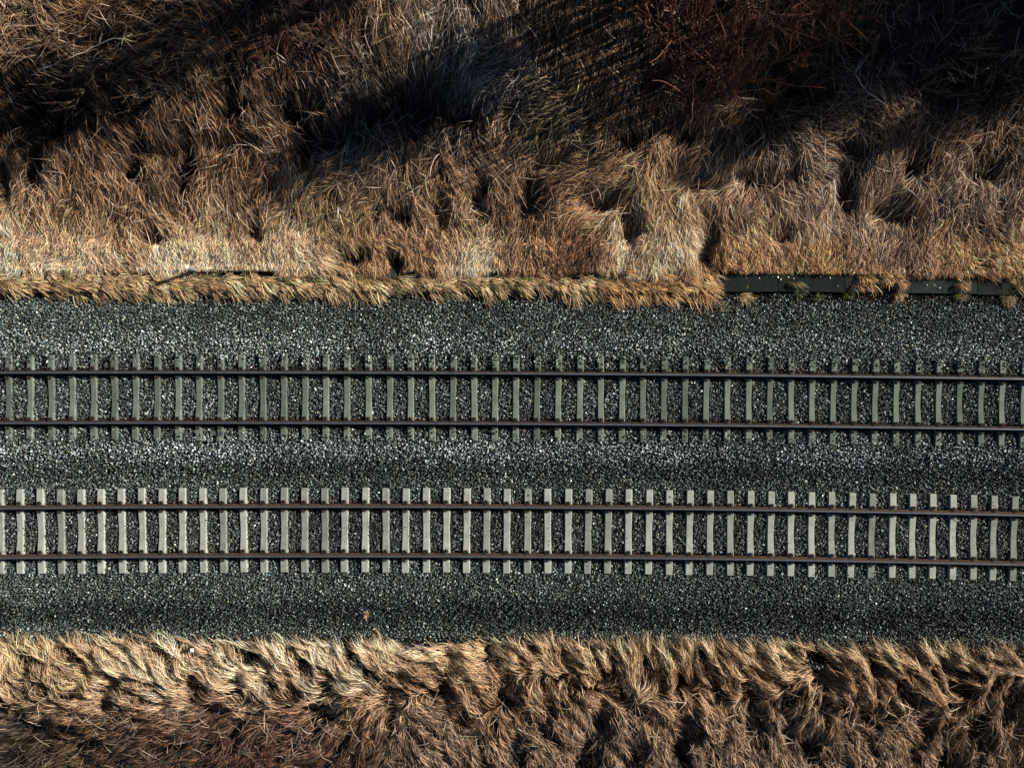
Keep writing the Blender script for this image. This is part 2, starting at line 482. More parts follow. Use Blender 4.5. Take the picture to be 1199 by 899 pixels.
# ------------------------------------------------------------------ grass
def field(ctrl, px, py, soft=900.0, p=1.6, aniso=1.0):
    c = np.array(ctrl, float)
    num = 0; den = 0
    for row in c:
        w = 1.0 / ((px - row[0]) ** 2 + aniso * (py - row[1]) ** 2 + soft) ** p
        num = num + w[:, None] * row[2:][None]; den = den + w
    return num / den[:, None]

# lie of the grass read off the photograph: x, y, direction of the tips (image axes)
FLOW_UP = [(20, 40, -.4, 1), (60, 75, 1, -.35), (140, 55, 1, -.5), (15, 200, -.15, 1), (75, 195, -.25, 1), (110, 215, .2, 1), (165, 110, -.3, 1), (190, 75, .8, -.6),
           (220, 100, .6, 1), (190, 140, .55, 1), (300, 70, .3, 1), (285, 95, -.2, 1), (390, 50, .4, 1), (310, 160, 1, .5), (370, 165, 1, .25), (240, 205, .05, 1),
           (212, 225, -.5, 1), (262, 205, -.35, 1), (200, 250, .5, .8), (120, 255, -.7, .8), (330, 235, -.6, .9), (385, 195, -1, .35), (330, 190, -.3, 1),
           (430, 30, .1, 1), (415, 75, .45, 1), (440, 225, 0, 1), (495, 195, -.4, 1), (520, 190, -.25, 1), (540, 205, .05, 1), (568, 205, .5, 1), (600, 240, .4, 1),
           (430, 250, -.6, .8), (620, 130, -.9, .5), (650, 215, -1, .35), (700, 222, -.9, .5), (690, 235, -.8, .6), (720, 155, .4, 1), (750, 150, .7, .8), (735, 180, -1, .1),
           (775, 200, -.3, 1), (780, 250, .05, 1), (830, 185, -.75, .7), (850, 195, -.6, .8), (905, 197, -1, .2), (930, 185, 1, .3), (870, 235, .0, 1), (915, 230, -.2, 1),
           (945, 235, .35, 1), (990, 192, .9, .5), (1035, 205, -.3, 1), (1020, 238, -.7, .7), (1000, 262, .1, 1), (1020, 100, .8, .6), (970, 145, 1, .15), (1110, 180, -.5, 1),
           (1150, 200, .3, .8), (1130, 110, -.8, .5), (820, 290, -.1, 1), (900, 290, .5, .9), (1000, 290, -.3, 1), (1080, 300, 0, 1), (1165, 295, .55, .9),
           (0, 300, -.45, 1), (50, 300, -.5, 1), (100, 300, -.45, 1), (130, 303, 1, .4), (220, 300, -.35, 1), (340, 300, -.1, 1), (405, 308, .7, .8), (470, 305, .45, 1),
           (540, 300, .05, 1), (600, 305, .4, .9), (720, 310, .1, 1), (760, 290, -.05, 1), (840, 300, .5, .8), (1180, 150, -.2, 1), (800, 100, -.3, 1), (700, 90, -.5, 1)]
FLOW_LOW = [(20, 790, -.4, -1), (60, 780, -.75, -.75), (95, 770, -.7, -.75), (115, 795, -.45, -1), (130, 760, -1, -.5), (160, 790, -.6, -.5), (210, 780, -.65, -.8), (260, 770, -.8, -.7),
            (290, 745, -1, -.35), (340, 748, -1, -.25), (320, 780, -.5, -1), (365, 790, -.5, -1), (400, 785, -.4, -1), (430, 760, -.8, -.7), (450, 785, -.7, -.8), (490, 750, -1, -.55),
            (540, 760, -1, -.5), (560, 800, -.5, -1), (630, 760, -.8, -.8), (680, 765, -.8, -.7), (740, 770, -.1, -1), (780, 765, -.3, -1), (850, 765, -.5, -1), (880, 775, -.7, -.7),
            (920, 760, -.8, -.6), (1000, 770, -1, -.65), (1040, 775, -.8, -.7), (1110, 770, -.65, -.8), (1165, 770, -.9, -.7), (1000, 800, .1, -1), (1160, 795, .5, .8), (1060, 800, -.3, -1),
            (50, 865, -1, .6), (120, 855, -1, .6), (200, 875, -1, .35), (280, 870, -.5, 1), (100, 830, -1, .5), (230, 840, -1, .5), (400, 830, -.5, 1), (370, 880, -1, .6), (450, 865, 0, 1),
            (500, 840, 1, .6), (545, 870, .55, 1), (620, 865, .5, 1), (700, 845, .8, .8), (760, 865, .3, 1), (880, 865, .6, .9), (940, 820, -.1, 1), (970, 865, .5, 1), (1065, 855, .65, .85), (1150, 865, 0, 1),
            (820, 840, .5, .9), (620, 810, .6, .8), (660, 880, .3, 1)]
S, T_, B, D = (.76, .515, .32), (.38, .222, .117), (.205, .113, .058), (.055, .040, .027)  # last tone is near-black: shade painted into the grass at shadowed spots
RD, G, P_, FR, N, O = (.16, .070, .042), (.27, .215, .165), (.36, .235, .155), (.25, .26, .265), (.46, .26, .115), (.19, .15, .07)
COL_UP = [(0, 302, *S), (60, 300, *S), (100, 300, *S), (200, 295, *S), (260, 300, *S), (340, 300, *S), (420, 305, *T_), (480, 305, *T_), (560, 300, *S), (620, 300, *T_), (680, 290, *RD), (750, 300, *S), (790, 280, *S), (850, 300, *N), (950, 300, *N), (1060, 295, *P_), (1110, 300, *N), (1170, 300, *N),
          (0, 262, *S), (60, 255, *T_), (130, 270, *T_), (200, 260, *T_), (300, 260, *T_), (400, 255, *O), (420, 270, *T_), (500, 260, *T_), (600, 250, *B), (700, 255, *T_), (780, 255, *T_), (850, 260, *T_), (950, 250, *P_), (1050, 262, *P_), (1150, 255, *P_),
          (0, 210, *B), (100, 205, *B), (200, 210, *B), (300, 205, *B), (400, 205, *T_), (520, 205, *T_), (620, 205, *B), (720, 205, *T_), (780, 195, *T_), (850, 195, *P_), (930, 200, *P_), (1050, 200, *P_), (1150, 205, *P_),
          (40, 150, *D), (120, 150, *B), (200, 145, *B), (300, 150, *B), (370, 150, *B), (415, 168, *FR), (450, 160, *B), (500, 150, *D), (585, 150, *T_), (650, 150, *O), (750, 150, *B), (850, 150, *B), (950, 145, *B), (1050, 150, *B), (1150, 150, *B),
          (40, 90, *B), (100, 90, *B), (200, 90, *T_), (300, 90, *B), (430, 95, *D), (490, 105, *D), (530, 130, *D), (550, 70, *FR), (590, 95, *FR), (610, 85, *G), (680, 95, *B), (800, 90, *RD), (900, 90, *D), (1005, 100, *P_), (1100, 90, *D), (1180, 90, *B),  # darkest entries here paint the cast shadow into the grass colour
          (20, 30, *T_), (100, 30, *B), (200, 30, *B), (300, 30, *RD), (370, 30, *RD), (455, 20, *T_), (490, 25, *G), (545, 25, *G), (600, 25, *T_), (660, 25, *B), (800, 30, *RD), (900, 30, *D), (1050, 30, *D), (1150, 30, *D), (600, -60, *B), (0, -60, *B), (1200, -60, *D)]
T2, P2, R2 = (.29, .175, .095), (.29, .195, .13), (.105, .050, .031)
S2 = (.56, .385, .225)
COL_LOW = [(0, 770, *S2), (100, 765, *S2), (200, 765, *S), (300, 760, *S), (400, 770, *S), (500, 765, *S), (600, 765, *S2), (700, 765, *S2), (800, 762, *S2), (900, 765, *S2), (1000, 768, *S2), (1100, 768, *S2), (1190, 772, *S2),
           (0, 800, *S2), (100, 800, *S2), (200, 795, *S), (300, 800, *S), (400, 800, *S), (500, 795, *T_), (600, 800, *T_), (700, 800, *T_), (800, 800, *T_), (900, 800, *T_), (1000, 795, *T_), (1100, 800, *T_), (1190, 800, *B),
           (20, 845, *D), (100, 840, *B), (180, 842, *R2), (260, 838, *R2), (340, 842, *R2), (420, 838, *B), (500, 840, *P2), (600, 838, *T2), (700, 838, *P2), (800, 838, *T2), (900, 838, *P2), (1000, 838, *T2), (1150, 838, *T2),
           (20, 885, *D), (140, 885, *D), (220, 885, *R2), (300, 885, *R2), (400, 885, *R2), (500, 885, *P2), (600, 885, *P2), (800, 885, *P2), (1000, 885, *P2), (1150, 885, *T2), (600, 960, *T2), (100, 960, *D)]  # darkest left entries paint an off-frame shadow into the grass
HOLLOW_UP = [(480, 112, 40, 26), (525, 132, 34, 18), (440, 128, 22, 14), (45, 135, 55, 26), (15, 95, 24, 14), (135, 118, 34, 16), (270, 75, 10, 24), (262, 122, 18, 11), (180, 172, 34, 7), (215, 188, 7, 22), (150, 195, 14, 10), (340, 125, 26, 18), (383, 152, 34, 12),  # first three hollows are sunk to stand in for a cast shadow
             (365, 167, 26, 6), (265, 168, 26, 6), (515, 245, 9, 14), (618, 232, 8, 24), (700, 236, 24, 10), (738, 266, 8, 14), (735, 160, 12, 10), (825, 285, 8, 16), (830, 214, 30, 10), (892, 204, 36, 8),
             (990, 226, 8, 20), (1045, 246, 26, 12), (1072, 188, 10, 16), (1150, 200, 14, 12), (1000, 175, 20, 6), (40, 198, 7, 16), (6, 215, 6, 18), (560, 232, 7, 12), (640, 190, 12, 7), (470, 250, 8, 8),
             (800, 150, 26, 14), (920, 100, 30, 22), (1010, 60, 34, 20), (1120, 85, 40, 22), (300, 268, 9, 6), (180, 275, 12, 5), (412, 298, 14, 7), (460, 306, 5, 9), (905, 272, 9, 5)]
HOLLOW_LOW = [(130, 808, 9, 13), (100, 792, 5, 15), (40, 788, 5, 14), (315, 797, 7, 10), (350, 790, 10, 12), (392, 802, 9, 13), (368, 829, 18, 6), (435, 797, 9, 10), (475, 786, 7, 9), (455, 814, 13, 8), (530, 782, 6, 18),
              (590, 800, 9, 34), (578, 765, 5, 15), (604, 832, 10, 12), (665, 766, 7, 8), (690, 885, 14, 20), (705, 837, 8, 15), (755, 776, 7, 8), (770, 792, 9, 10), (812, 787, 15, 19), (875, 792, 8, 9),
              (880, 832, 13, 22), (962, 787, 13, 30), (1100, 786, 11, 11), (1122, 806, 18, 14), (1140, 852, 7, 14), (1110, 882, 11, 18), (797, 862, 7, 26), (1068, 880, 8, 12), (35, 868, 46, 20),
              (640, 815, 10, 12), (540, 835, 12, 10), (665, 805, 8, 12), (725, 800, 8, 14), (840, 810, 12, 12), (915, 810, 8, 16), (1030, 790, 10, 12), (1060, 815, 12, 10), (1180, 820, 12, 16), (1085, 850, 8, 20), (925, 860, 8, 18), (745, 880, 8, 14), (600, 880, 7, 14), (560, 850, 8, 10), (950, 870, 6, 14), (1010, 835, 7, 10), (230, 800, 5, 9), (283, 790, 5, 10)]

class Sward:
    """A raster of the tussocks of one verge: mound height, lie of the blades, cover."""
    def __init__(self, x0, x1, y0, y1, flow, cols, hollows, sp, along, across, amp, seed, res=.06, hole=.6, tame=None, gap=1.0, wander=.28, swirl=1.1, follow=.45):
        rs = np.random.RandomState(seed)
        self.x0, self.y0, self.res = x0, y0, res
        gx = np.arange(x0, x1, res); gy = np.arange(y0, y1, res)
        self.nx, self.ny = len(gx), len(gy)
        X, Y = np.meshgrid(gx, gy); X = X.ravel(); Y = Y.ravel()
        px, py = img(X, Y, Zt(X, Y))
        tx, ty = np.meshgrid(np.arange(x0 - .5, x1 + .5, sp), np.arange(y0 - .5, y1 + .5, sp))
        tx[::2] += sp / 2
        tx = tx.ravel() + rs.uniform(-.42, .42, tx.size) * sp; ty = ty.ravel() + rs.uniform(-.42, .42, ty.size) * sp
        tpx, tpy = img(tx, ty, Zt(tx, ty))
        f = field(flow, tpx, tpy); ta = np.arctan2(-f[:, 1], f[:, 0]) + rs.normal(0, wander, len(tx))
        la = along * np.exp(rs.normal(0, .28, len(tx))); lc = across * np.exp(rs.normal(0, .25, len(tx)))
        A = amp * rs.uniform(.5, 1.25, len(tx))
        if tame is not None: A = A * tame(tpy)
        bright = np.exp(rs.normal(0, .17, len(tx)))
        best = np.full(len(X), -1e9); ang = np.zeros(len(X)); br = np.ones(len(X)); hh = np.zeros(len(X)); vv = np.zeros(len(X))
        step = 60
        order = np.argsort(tx)
        for t in order:
            sel = None
            R_ = 2.2 * max(la[t], lc[t])
            i0 = max(0, int((tx[t] - R_ - x0) / res)); i1 = min(self.nx, int((tx[t] + R_ - x0) / res) + 1)
            j0 = max(0, int((ty[t] - R_ - y0) / res)); j1 = min(self.ny, int((ty[t] + R_ - y0) / res) + 1)
            if i1 <= i0 or j1 <= j0: continue
            jj, ii = np.mgrid[j0:j1, i0:i1]; k = (jj * self.nx + ii).ravel()
            dx = X[k] - tx[t]; dy = Y[k] - ty[t]; ca, sa = math.cos(ta[t]), math.sin(ta[t])
            u = (dx * ca + dy * sa) / la[t]; v = (-dx * sa + dy * ca) / lc[t]
            # a cushion, steep at the root end and drooping at the tips
            val = A[t] * (1.0 - (u * u) * .8 - v * v)
            b = val > best[k]; k = k[b]
            best[k] = val[b]; ang[k] = ta[t] + .35 * np.clip(v[b], -1.2, 1.2); br[k] = bright[t]; hh[k] = np.clip(val[b] / A[t], -.6, 1); vv[k] = t
        best = np.clip(best, -.25 * amp, None)
        # follow the large flow as well
        fl = field(flow, px, py)
        fl /= np.linalg.norm(fl, axis=1, keepdims=True) + 1e-9
        fx = np.cos(ang) * .75 + fl[:, 0] * follow; fy = np.sin(ang) * .75 - fl[:, 1] * follow
        sw = (vnoise(X, Y, .55, seed + 3) - .5) * swirl + (vnoise(X, Y, 1.7, seed + 4) - .5) * swirl * .6
        fx, fy = fx * np.cos(sw) - fy * np.sin(sw), fx * np.sin(sw) + fy * np.cos(sw)
        n = np.hypot(fx, fy) + 1e-9
        hol = np.zeros(len(X))
        hx = px + 13 * (vnoise(px, py, 16., seed + 9) - .5) + 9 * (vnoise(px, py, 5., seed + 10) - .5)
        hy = py + 9 * (vnoise(px, py, 13., seed + 11) - .5) + 9 * (vnoise(px, py, 5., seed + 12) - .5)
        for a, b, ra, rb in hollows:
            hol = np.maximum(hol, np.exp(-(((hx - a) / (ra * 1.2 + 2)) ** 2 + ((hy - b) / (rb * 1.2 + 2)) ** 2) ** 1.1))
        self.H = best + .10 * (vnoise(X, Y, 1.3, seed + 5) - .5) - hol * hole
        self.H = np.maximum(self.H, -.42)
        self.fx, self.fy, self.br, self.cover, self.hol = fx / n, fy / n, br, np.clip(.12 + 1.0 * hh, .05, 1) ** gap, hol
        self.cells = vv
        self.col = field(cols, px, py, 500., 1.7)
    def idx(self, x, y):
        i = np.clip(((x - self.x0) / self.res).astype(int), 0, self.nx - 1); j = np.clip(((y - self.y0) / self.res).astype(int), 0, self.ny - 1)
        return j * self.nx + i
    def bil(self, a, x, y):
        u = np.clip((x - self.x0) / self.res, 0, self.nx - 1.001); w = np.clip((y - self.y0) / self.res, 0, self.ny - 1.001)
        i = u.astype(int); j = w.astype(int); p = u - i; q = w - j
        k = j * self.nx + i
        return (a[k] * (1 - p) + a[k + 1] * p) * (1 - q) + (a[k + self.nx] * (1 - p) + a[k + self.nx + 1] * p) * q

def strands(name, x, y, L, width, col, fxy, surf, lift, arch, rs, K=6, stiff=.55, curl=.5, tilt=.9, direct=None, wild=.22):
    """Blades as tapered ribbons that follow the lie of the sward. x, y, L, width, col per blade; fxy(x, y) gives the lie, surf(x, y) the ground they rest on."""
    n = len(x)
    P = np.zeros((K, n, 3)); cx, cy = x.copy(), y.copy()
    ds = L / (K - 1)
    bend = rs.normal(0, curl, n); turn = rs.normal(0, wild, n)
    z = surf(cx, cy) + lift * .3
    P[0] = np.stack([cx, cy, z], 1)
    hx = hy = None
    for k in range(1, K):
        fx, fy = fxy(cx, cy) if direct is None else direct
        t = k / (K - 1)
        a = turn + bend * (t - .3)
        gx, gy = fx * np.cos(a) - fy * np.sin(a), fx * np.sin(a) + fy * np.cos(a)
        if hx is not None:
            gx = gx * .55 + hx * .45; gy = gy * .55 + hy * .45
            q = np.hypot(gx, gy) + 1e-6; gx /= q; gy /= q
        hx, hy = gx, gy
        cx = cx + gx * ds; cy = cy + gy * ds
        zs = surf(cx, cy) + lift + arch * math.sin(PI * min(1, t * 1.05)) 
        zn = np.maximum(zs, z - ds * stiff)
        z = np.minimum(zn, z + ds * .9)
        P[k] = np.stack([cx, cy, z], 1)
    T = np.gradient(P, axis=0); T /= np.linalg.norm(T, axis=2, keepdims=True) + 1e-9
    side = np.stack([-T[..., 1], T[..., 0], np.zeros_like(T[..., 0])], -1); side /= np.linalg.norm(side, axis=2, keepdims=True) + 1e-9
    up = np.cross(T, side)
    tw = rs.uniform(-tilt, tilt, n)[None, :, None] + (np.linspace(-.5, .5, K)[:, None, None] * rs.normal(0, .8, n)[None, :, None])
    w = side * np.cos(tw) + up * np.sin(tw)
    taper = np.array([.75, 1, 1, .9, .7, .3] if K == 6 else np.interp(np.linspace(0, 1, K), [0, .2, .7, 1], [.75, 1, .85, .25]))
    hw = (width[None, :] * taper[:, None])[..., None] * .5
    V = np.stack([P - w * hw, P + w * hw], 2)                # K, n, 2, 3
    V = V.transpose(1, 0, 2, 3).reshape(-1, 3)
    base = (np.arange(n) * K * 2)[:, None]
    k2 = (np.arange(K - 1) * 2)[None]
    q = np.stack([base + k2, base + k2 + 1, base + k2 + 3, base + k2 + 2], -1).reshape(-1, 4)
    cc = np.repeat(np.clip(col, .008, .8), K * 2, 0)
    return np_mesh(name, V, q.ravel(), np.arange(len(q)) * 4, cc, True)

def sward_strands(name, W, x0, x1, y0f, y1f, nlock, per, Lr, wr, seed, lift_max, arch_max, jitter=.2, label='', spread=.045, thatch=.5, ylim=None, wild=.22):
    rs = np.random.RandomState(seed)
    n0 = int(nlock * 1.9)
    x = rs.uniform(x0, x1, n0); lo, hi = y0f(x), y1f(x); y = lo + rs.rand(n0) * (hi - lo)
    k = W.idx(x, y)
    keep = rs.rand(n0) < W.cover[k] * (1 - np.where(rs.rand(n0) < .25, .3, .93) * W.hol[k])
    x, y = x[keep][:nlock], y[keep][:nlock]
    n = len(x); k = W.idx(x, y)
    lockL = rs.uniform(*Lr, n); lock_lift = rs.rand(n) ** 1.6 * lift_max; lock_arch = rs.rand(n) * arch_max
    lock_col = W.col[k] * (W.br[k] * np.exp(rs.normal(0, jitter, n)))[:, None]
    i = np.repeat(np.arange(n), per); m = len(i)
    xs = x[i] + rs.normal(0, spread, m); ys = y[i] + rs.normal(0, spread, m)
    L = lockL[i] * rs.uniform(.7, 1.1, m)
    wd = rs.uniform(*wr, m)
    hue = rs.normal(0, 1, m)[:, None] * np.array([.05, .0, -.08]) + 1
    old = rs.rand(m) < thatch(x, y)[i] * np.where(lock_lift[i] > lift_max * .5, .72, 1.06)          # last year's rotten blades, near-black to paint shade low in the sward
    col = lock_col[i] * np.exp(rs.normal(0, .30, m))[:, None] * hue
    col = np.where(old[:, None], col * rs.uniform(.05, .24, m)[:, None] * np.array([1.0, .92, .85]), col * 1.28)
    wd = np.where(old, wd * 1.25, wd)
    green = rs.rand(m) < .012
    col = np.where(green[:, None], col * np.array([.6, .72, .5]), col)
    lift = lock_lift[i] + np.where(old, 0, rs.uniform(0, .05, m))
    if ylim is not None:                                       # blades stop at the edge of the trough
        dn = np.clip(-W.fy[W.idx(xs, ys)], .25, 1)
        L = np.minimum(L, np.maximum(.05, (ys - ylim(xs) - rs.exponential(.03, m)) / dn))
    surf = lambda a, b: Zt(a, b) + W.bil(W.H, a, b)
    fxy = lambda a, b: (W.fx[W.idx(a, b)], W.fy[W.idx(a, b)])
    me = strands(name, xs, ys, L, wd, col, fxy, surf, lift, lock_arch[i] * rs.uniform(.6, 1.2, m), rs, wild=wild)
    o = link(name, me, M['grass'])
    tag(o, label, 'grass', kind='stuff')
    return o

# share of near-black blades on both verges: rotten thatch, raised to paint in shade
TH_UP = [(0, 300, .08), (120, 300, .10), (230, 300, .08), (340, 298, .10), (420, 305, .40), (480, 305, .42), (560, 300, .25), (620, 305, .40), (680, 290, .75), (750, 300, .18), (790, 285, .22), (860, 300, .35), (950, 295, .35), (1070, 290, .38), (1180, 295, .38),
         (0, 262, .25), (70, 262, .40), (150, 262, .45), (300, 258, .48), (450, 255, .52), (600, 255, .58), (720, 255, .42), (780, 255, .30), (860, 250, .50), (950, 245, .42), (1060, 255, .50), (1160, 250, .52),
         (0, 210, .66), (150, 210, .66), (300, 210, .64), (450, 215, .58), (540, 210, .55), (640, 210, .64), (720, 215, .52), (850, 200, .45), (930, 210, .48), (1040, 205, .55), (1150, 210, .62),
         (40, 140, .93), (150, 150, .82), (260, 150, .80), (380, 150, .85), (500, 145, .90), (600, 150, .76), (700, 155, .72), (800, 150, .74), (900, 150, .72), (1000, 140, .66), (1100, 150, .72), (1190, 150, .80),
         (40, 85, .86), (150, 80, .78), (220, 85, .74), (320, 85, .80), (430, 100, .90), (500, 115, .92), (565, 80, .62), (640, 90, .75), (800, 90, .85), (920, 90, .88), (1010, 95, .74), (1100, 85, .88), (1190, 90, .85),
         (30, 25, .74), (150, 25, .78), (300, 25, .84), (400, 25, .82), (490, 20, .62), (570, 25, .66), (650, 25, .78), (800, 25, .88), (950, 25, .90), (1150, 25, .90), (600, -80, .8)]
TH_LOW = [(0, 770, .15), (150, 768, .12), (300, 760, .10), (450, 765, .12), (560, 762, .15), (680, 768, .28), (800, 765, .35), (900, 768, .38), (1000, 768, .32), (1100, 770, .34), (1190, 775, .38),
          (0, 800, .25), (150, 800, .28), (300, 798, .20), (450, 800, .32), (560, 800, .40), (700, 800, .55), (850, 800, .62), (1000, 800, .62), (1150, 800, .68),
          (30, 838, .95), (150, 838, .90), (300, 838, .88), (420, 835, .82), (500, 838, .74), (620, 838, .76), (740, 838, .76), (900, 838, .78), (1050, 838, .78), (1180, 838, .82),
          (60, 885, .97), (200, 885, .90), (350, 885, .86), (450, 880, .78), (560, 880, .74), (700, 885, .74), (850, 880, .75), (1000, 880, .76), (1180, 885, .76), (600, 960, .76)]
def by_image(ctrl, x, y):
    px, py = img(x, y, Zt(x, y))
    return np.clip(field(ctrl, px, py, 300., 1.8)[:, 0] + .11 * np.clip((200 - py) / 50, 0, 1), 0, .965)  # extra dark blades deepen the painted shade up the bank
YT = at(0, 313, -.35)[1]
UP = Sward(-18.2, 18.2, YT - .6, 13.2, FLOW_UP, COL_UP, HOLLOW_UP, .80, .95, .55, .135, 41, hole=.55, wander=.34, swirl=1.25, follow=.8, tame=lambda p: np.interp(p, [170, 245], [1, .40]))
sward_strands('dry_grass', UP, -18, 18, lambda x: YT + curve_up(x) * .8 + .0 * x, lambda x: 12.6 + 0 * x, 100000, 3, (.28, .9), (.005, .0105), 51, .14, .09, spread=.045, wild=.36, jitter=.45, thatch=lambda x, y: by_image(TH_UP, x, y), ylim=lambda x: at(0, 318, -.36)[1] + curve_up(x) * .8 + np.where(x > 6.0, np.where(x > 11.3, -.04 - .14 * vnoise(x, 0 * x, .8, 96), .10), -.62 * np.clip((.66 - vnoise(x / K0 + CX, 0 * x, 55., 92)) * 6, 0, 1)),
              label='tangled brown and straw coloured dry grass covering the wide bank beyond the trough')
for a, b, n_ in ((-18, -5.6, 9000), (-5.6, 3.2, 3600), (3.2, 18, 5200)):
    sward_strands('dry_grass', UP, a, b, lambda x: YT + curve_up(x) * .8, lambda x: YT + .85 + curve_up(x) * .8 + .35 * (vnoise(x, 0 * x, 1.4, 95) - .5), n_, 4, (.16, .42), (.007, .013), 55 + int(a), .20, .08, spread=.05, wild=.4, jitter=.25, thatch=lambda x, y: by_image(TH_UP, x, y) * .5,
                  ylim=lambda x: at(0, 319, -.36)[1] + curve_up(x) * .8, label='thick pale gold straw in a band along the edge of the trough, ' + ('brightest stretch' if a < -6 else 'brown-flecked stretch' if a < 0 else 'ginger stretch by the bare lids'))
YBL = at(0, 752, -1.28)[1]
LO = Sward(-18.2, 18.2, -15.2, YBL + 1.4, FLOW_LOW, COL_LOW, HOLLOW_LOW, .48, .72, .20, .46, 61, tame=lambda p: np.interp(p, [812, 840], [1, .42]), wander=.22, gap=2.2, swirl=.75, follow=.8)
edge_low = lambda x: YBL + curve_low(np.clip(x, -26, 26)) * .95 + .22 * (vnoise(x, 0 * x, 1.2, 77) - .5) - .12
sward_strands('dry_grass', LO, -18, 18, lambda x: -14.6 + 0 * x, edge_low, 27000, 6, (.28, .75), (.0065, .0125), 71, .14, .10, thatch=lambda x, y: by_image(TH_LOW, x, y),
              label='combed straw coloured dry grass on the narrow verge below the pale-sleepered track')

def fringe():
    """Straw that grows over the trough and hangs towards the ballast."""
    rs = np.random.RandomState(91)
    n0 = 2100
    px = rs.uniform(-70, 1270, n0); py = 317 + rs.rand(n0) ** .8 * 21
    vis = np.ones(n0)
    vis = np.where(px > 818, .0, vis)
    for c, w, a in ((815, 10, 1.), (1030, 15, .8), (932, 7, .10), (1120, 6, .10), (1180, 9, .10)):
        vis = np.maximum(vis, a * np.exp(-((px - c) / w) ** 2))
    band = (py < 326) & (px < 820)
    bare = vnoise(px, 0 * px, 55., 92)
    vis = np.where(band, np.where(bare > .5, .15, .6), vis)
    py = np.where((px > 1005) & (px < 1060), 312 + rs.rand(n0) * 18, py)
    vis *= np.where(px < 838, .35 + .9 * (vnoise(px, py * 2.0, 19., 93) > .5), 1)
    keep = rs.rand(n0) < vis
    px, py = px[keep], py[keep]; n = len(px)
    x, y = at(px, py, -.40); y = y + curve_up(x) * .6
    ctrl = [(0, 335, 1, .32), (110, 335, 1, .38), (150, 335, 1, .6), (250, 335, 1, .45), (320, 335, 1, .55), (410, 335, .8, .7), (500, 335, 1, .55), (620, 335, 1, .45), (680, 335, .8, .7), (740, 335, .75, .75), (800, 340, .8, .7), (850, 345, .85, .6), (940, 335, 1, .6), (1034, 330, .9, .6), (1180, 345, .8, .7)]
    f = field(ctrl, px, py); a = np.arctan2(-f[:, 1], f[:, 0]) + rs.normal(0, .28, n)
    per = 22; i = np.repeat(np.arange(n), per); m = len(i)
    lc = np.where((rs.rand(n) < .10)[:, None], np.array([.13, .13, .05]), np.array([.47, .315, .165])) * np.exp(rs.normal(0, .35, n))[:, None]
    lc = np.where((px > 700)[:, None], lc * np.array([1.08, .9, .75]), lc)
    L = (rs.uniform(.35, .75, n) * np.where(px > 860, .75, 1))[i] * rs.uniform(.7, 1.1, m)
    ysl = np.minimum(0, 0)
    def surf(a_, b_):
        on = (b_ > at(0, 341, -.41)[1] + curve_up(a_) * .8)
        return np.where(on, np.maximum(Zt(a_, b_), ZLID), Zt(a_, b_) + .02) + .01
    d = (np.cos(a)[i], np.sin(a)[i])
    lift = rs.rand(n)[i] * .10 + .02
    me = strands('dry_grass', x[i] + rs.normal(0, .05, m), y[i] + rs.normal(0, .03, m), L, rs.uniform(.009, .016, m), lc[i] * (np.exp(rs.normal(0, .3, m)) * np.where(rs.rand(m) < .25, .22, 1.15))[:, None],
                 None, surf, lift, (rs.rand(n) * .14)[i], rs, direct=d, curl=.35, stiff=.5)
    tag(link('dry_grass', me, M['grass']), 'fringe of dry grass hanging over the trough towards the ballast', 'grass', kind='stuff')
fringe()

def loose(name, W, x0, x1, lo, hi, n, seed, label):
    """Separate bleached stalks lying across the sward."""
    rs = np.random.RandomState(seed)
    x = rs.uniform(x0, x1, n); y = lo + rs.rand(n) * (hi - lo)
    k = W.idx(x, y); keep = (rs.rand(n) < (1 - .7 * W.hol[k])); x, y = x[keep], y[keep]; n = len(x); k = W.idx(x, y)
    a = rs.uniform(0, 2 * PI, n)
    col = (W.col[k] * .45 + np.array([.42, .36, .28]) * .55) * np.exp(rs.normal(0, .3, n))[:, None]
    me = strands(name, x, y, rs.uniform(.25, .9, n), rs.uniform(.009, .019, n), col, None, lambda p, q: Zt(p, q) + W.bil(W.H, p, q), rs.rand(n) * .14 + .05, rs.rand(n) * .12, rs,
                 direct=(np.cos(a), np.sin(a)), curl=.6, stiff=.25, tilt=.6)
    tag(link(name, me, M['grass']), label, 'stalks', kind='stuff')
loose('dead_stalks', UP, -17, 17, YT + 1.2, 12.3, 4200, 101, 'pale dead stalks lying scattered over the wide grass bank')
loose('dead_stalks', LO, -17, 17, -14.2, YBL - 1.5, 2600, 102, 'pale dead stalks lying scattered over the narrow verge')

def surf_at(W, x, y):
    x = np.array([x], float); y = np.array([y], float)
    return float(Zt(x, y)[0] + W.bil(W.H, x, y)[0])

def ground_at(px, py, W=None, dz=0.0):
    z = 0.0
    for _ in range(6):
        x, y = at(px, py, z)
        z = (surf_at(W, x, y) if W else float(Zt(np.array([x]), np.array([y]))[0])) + dz
    return x, y, z

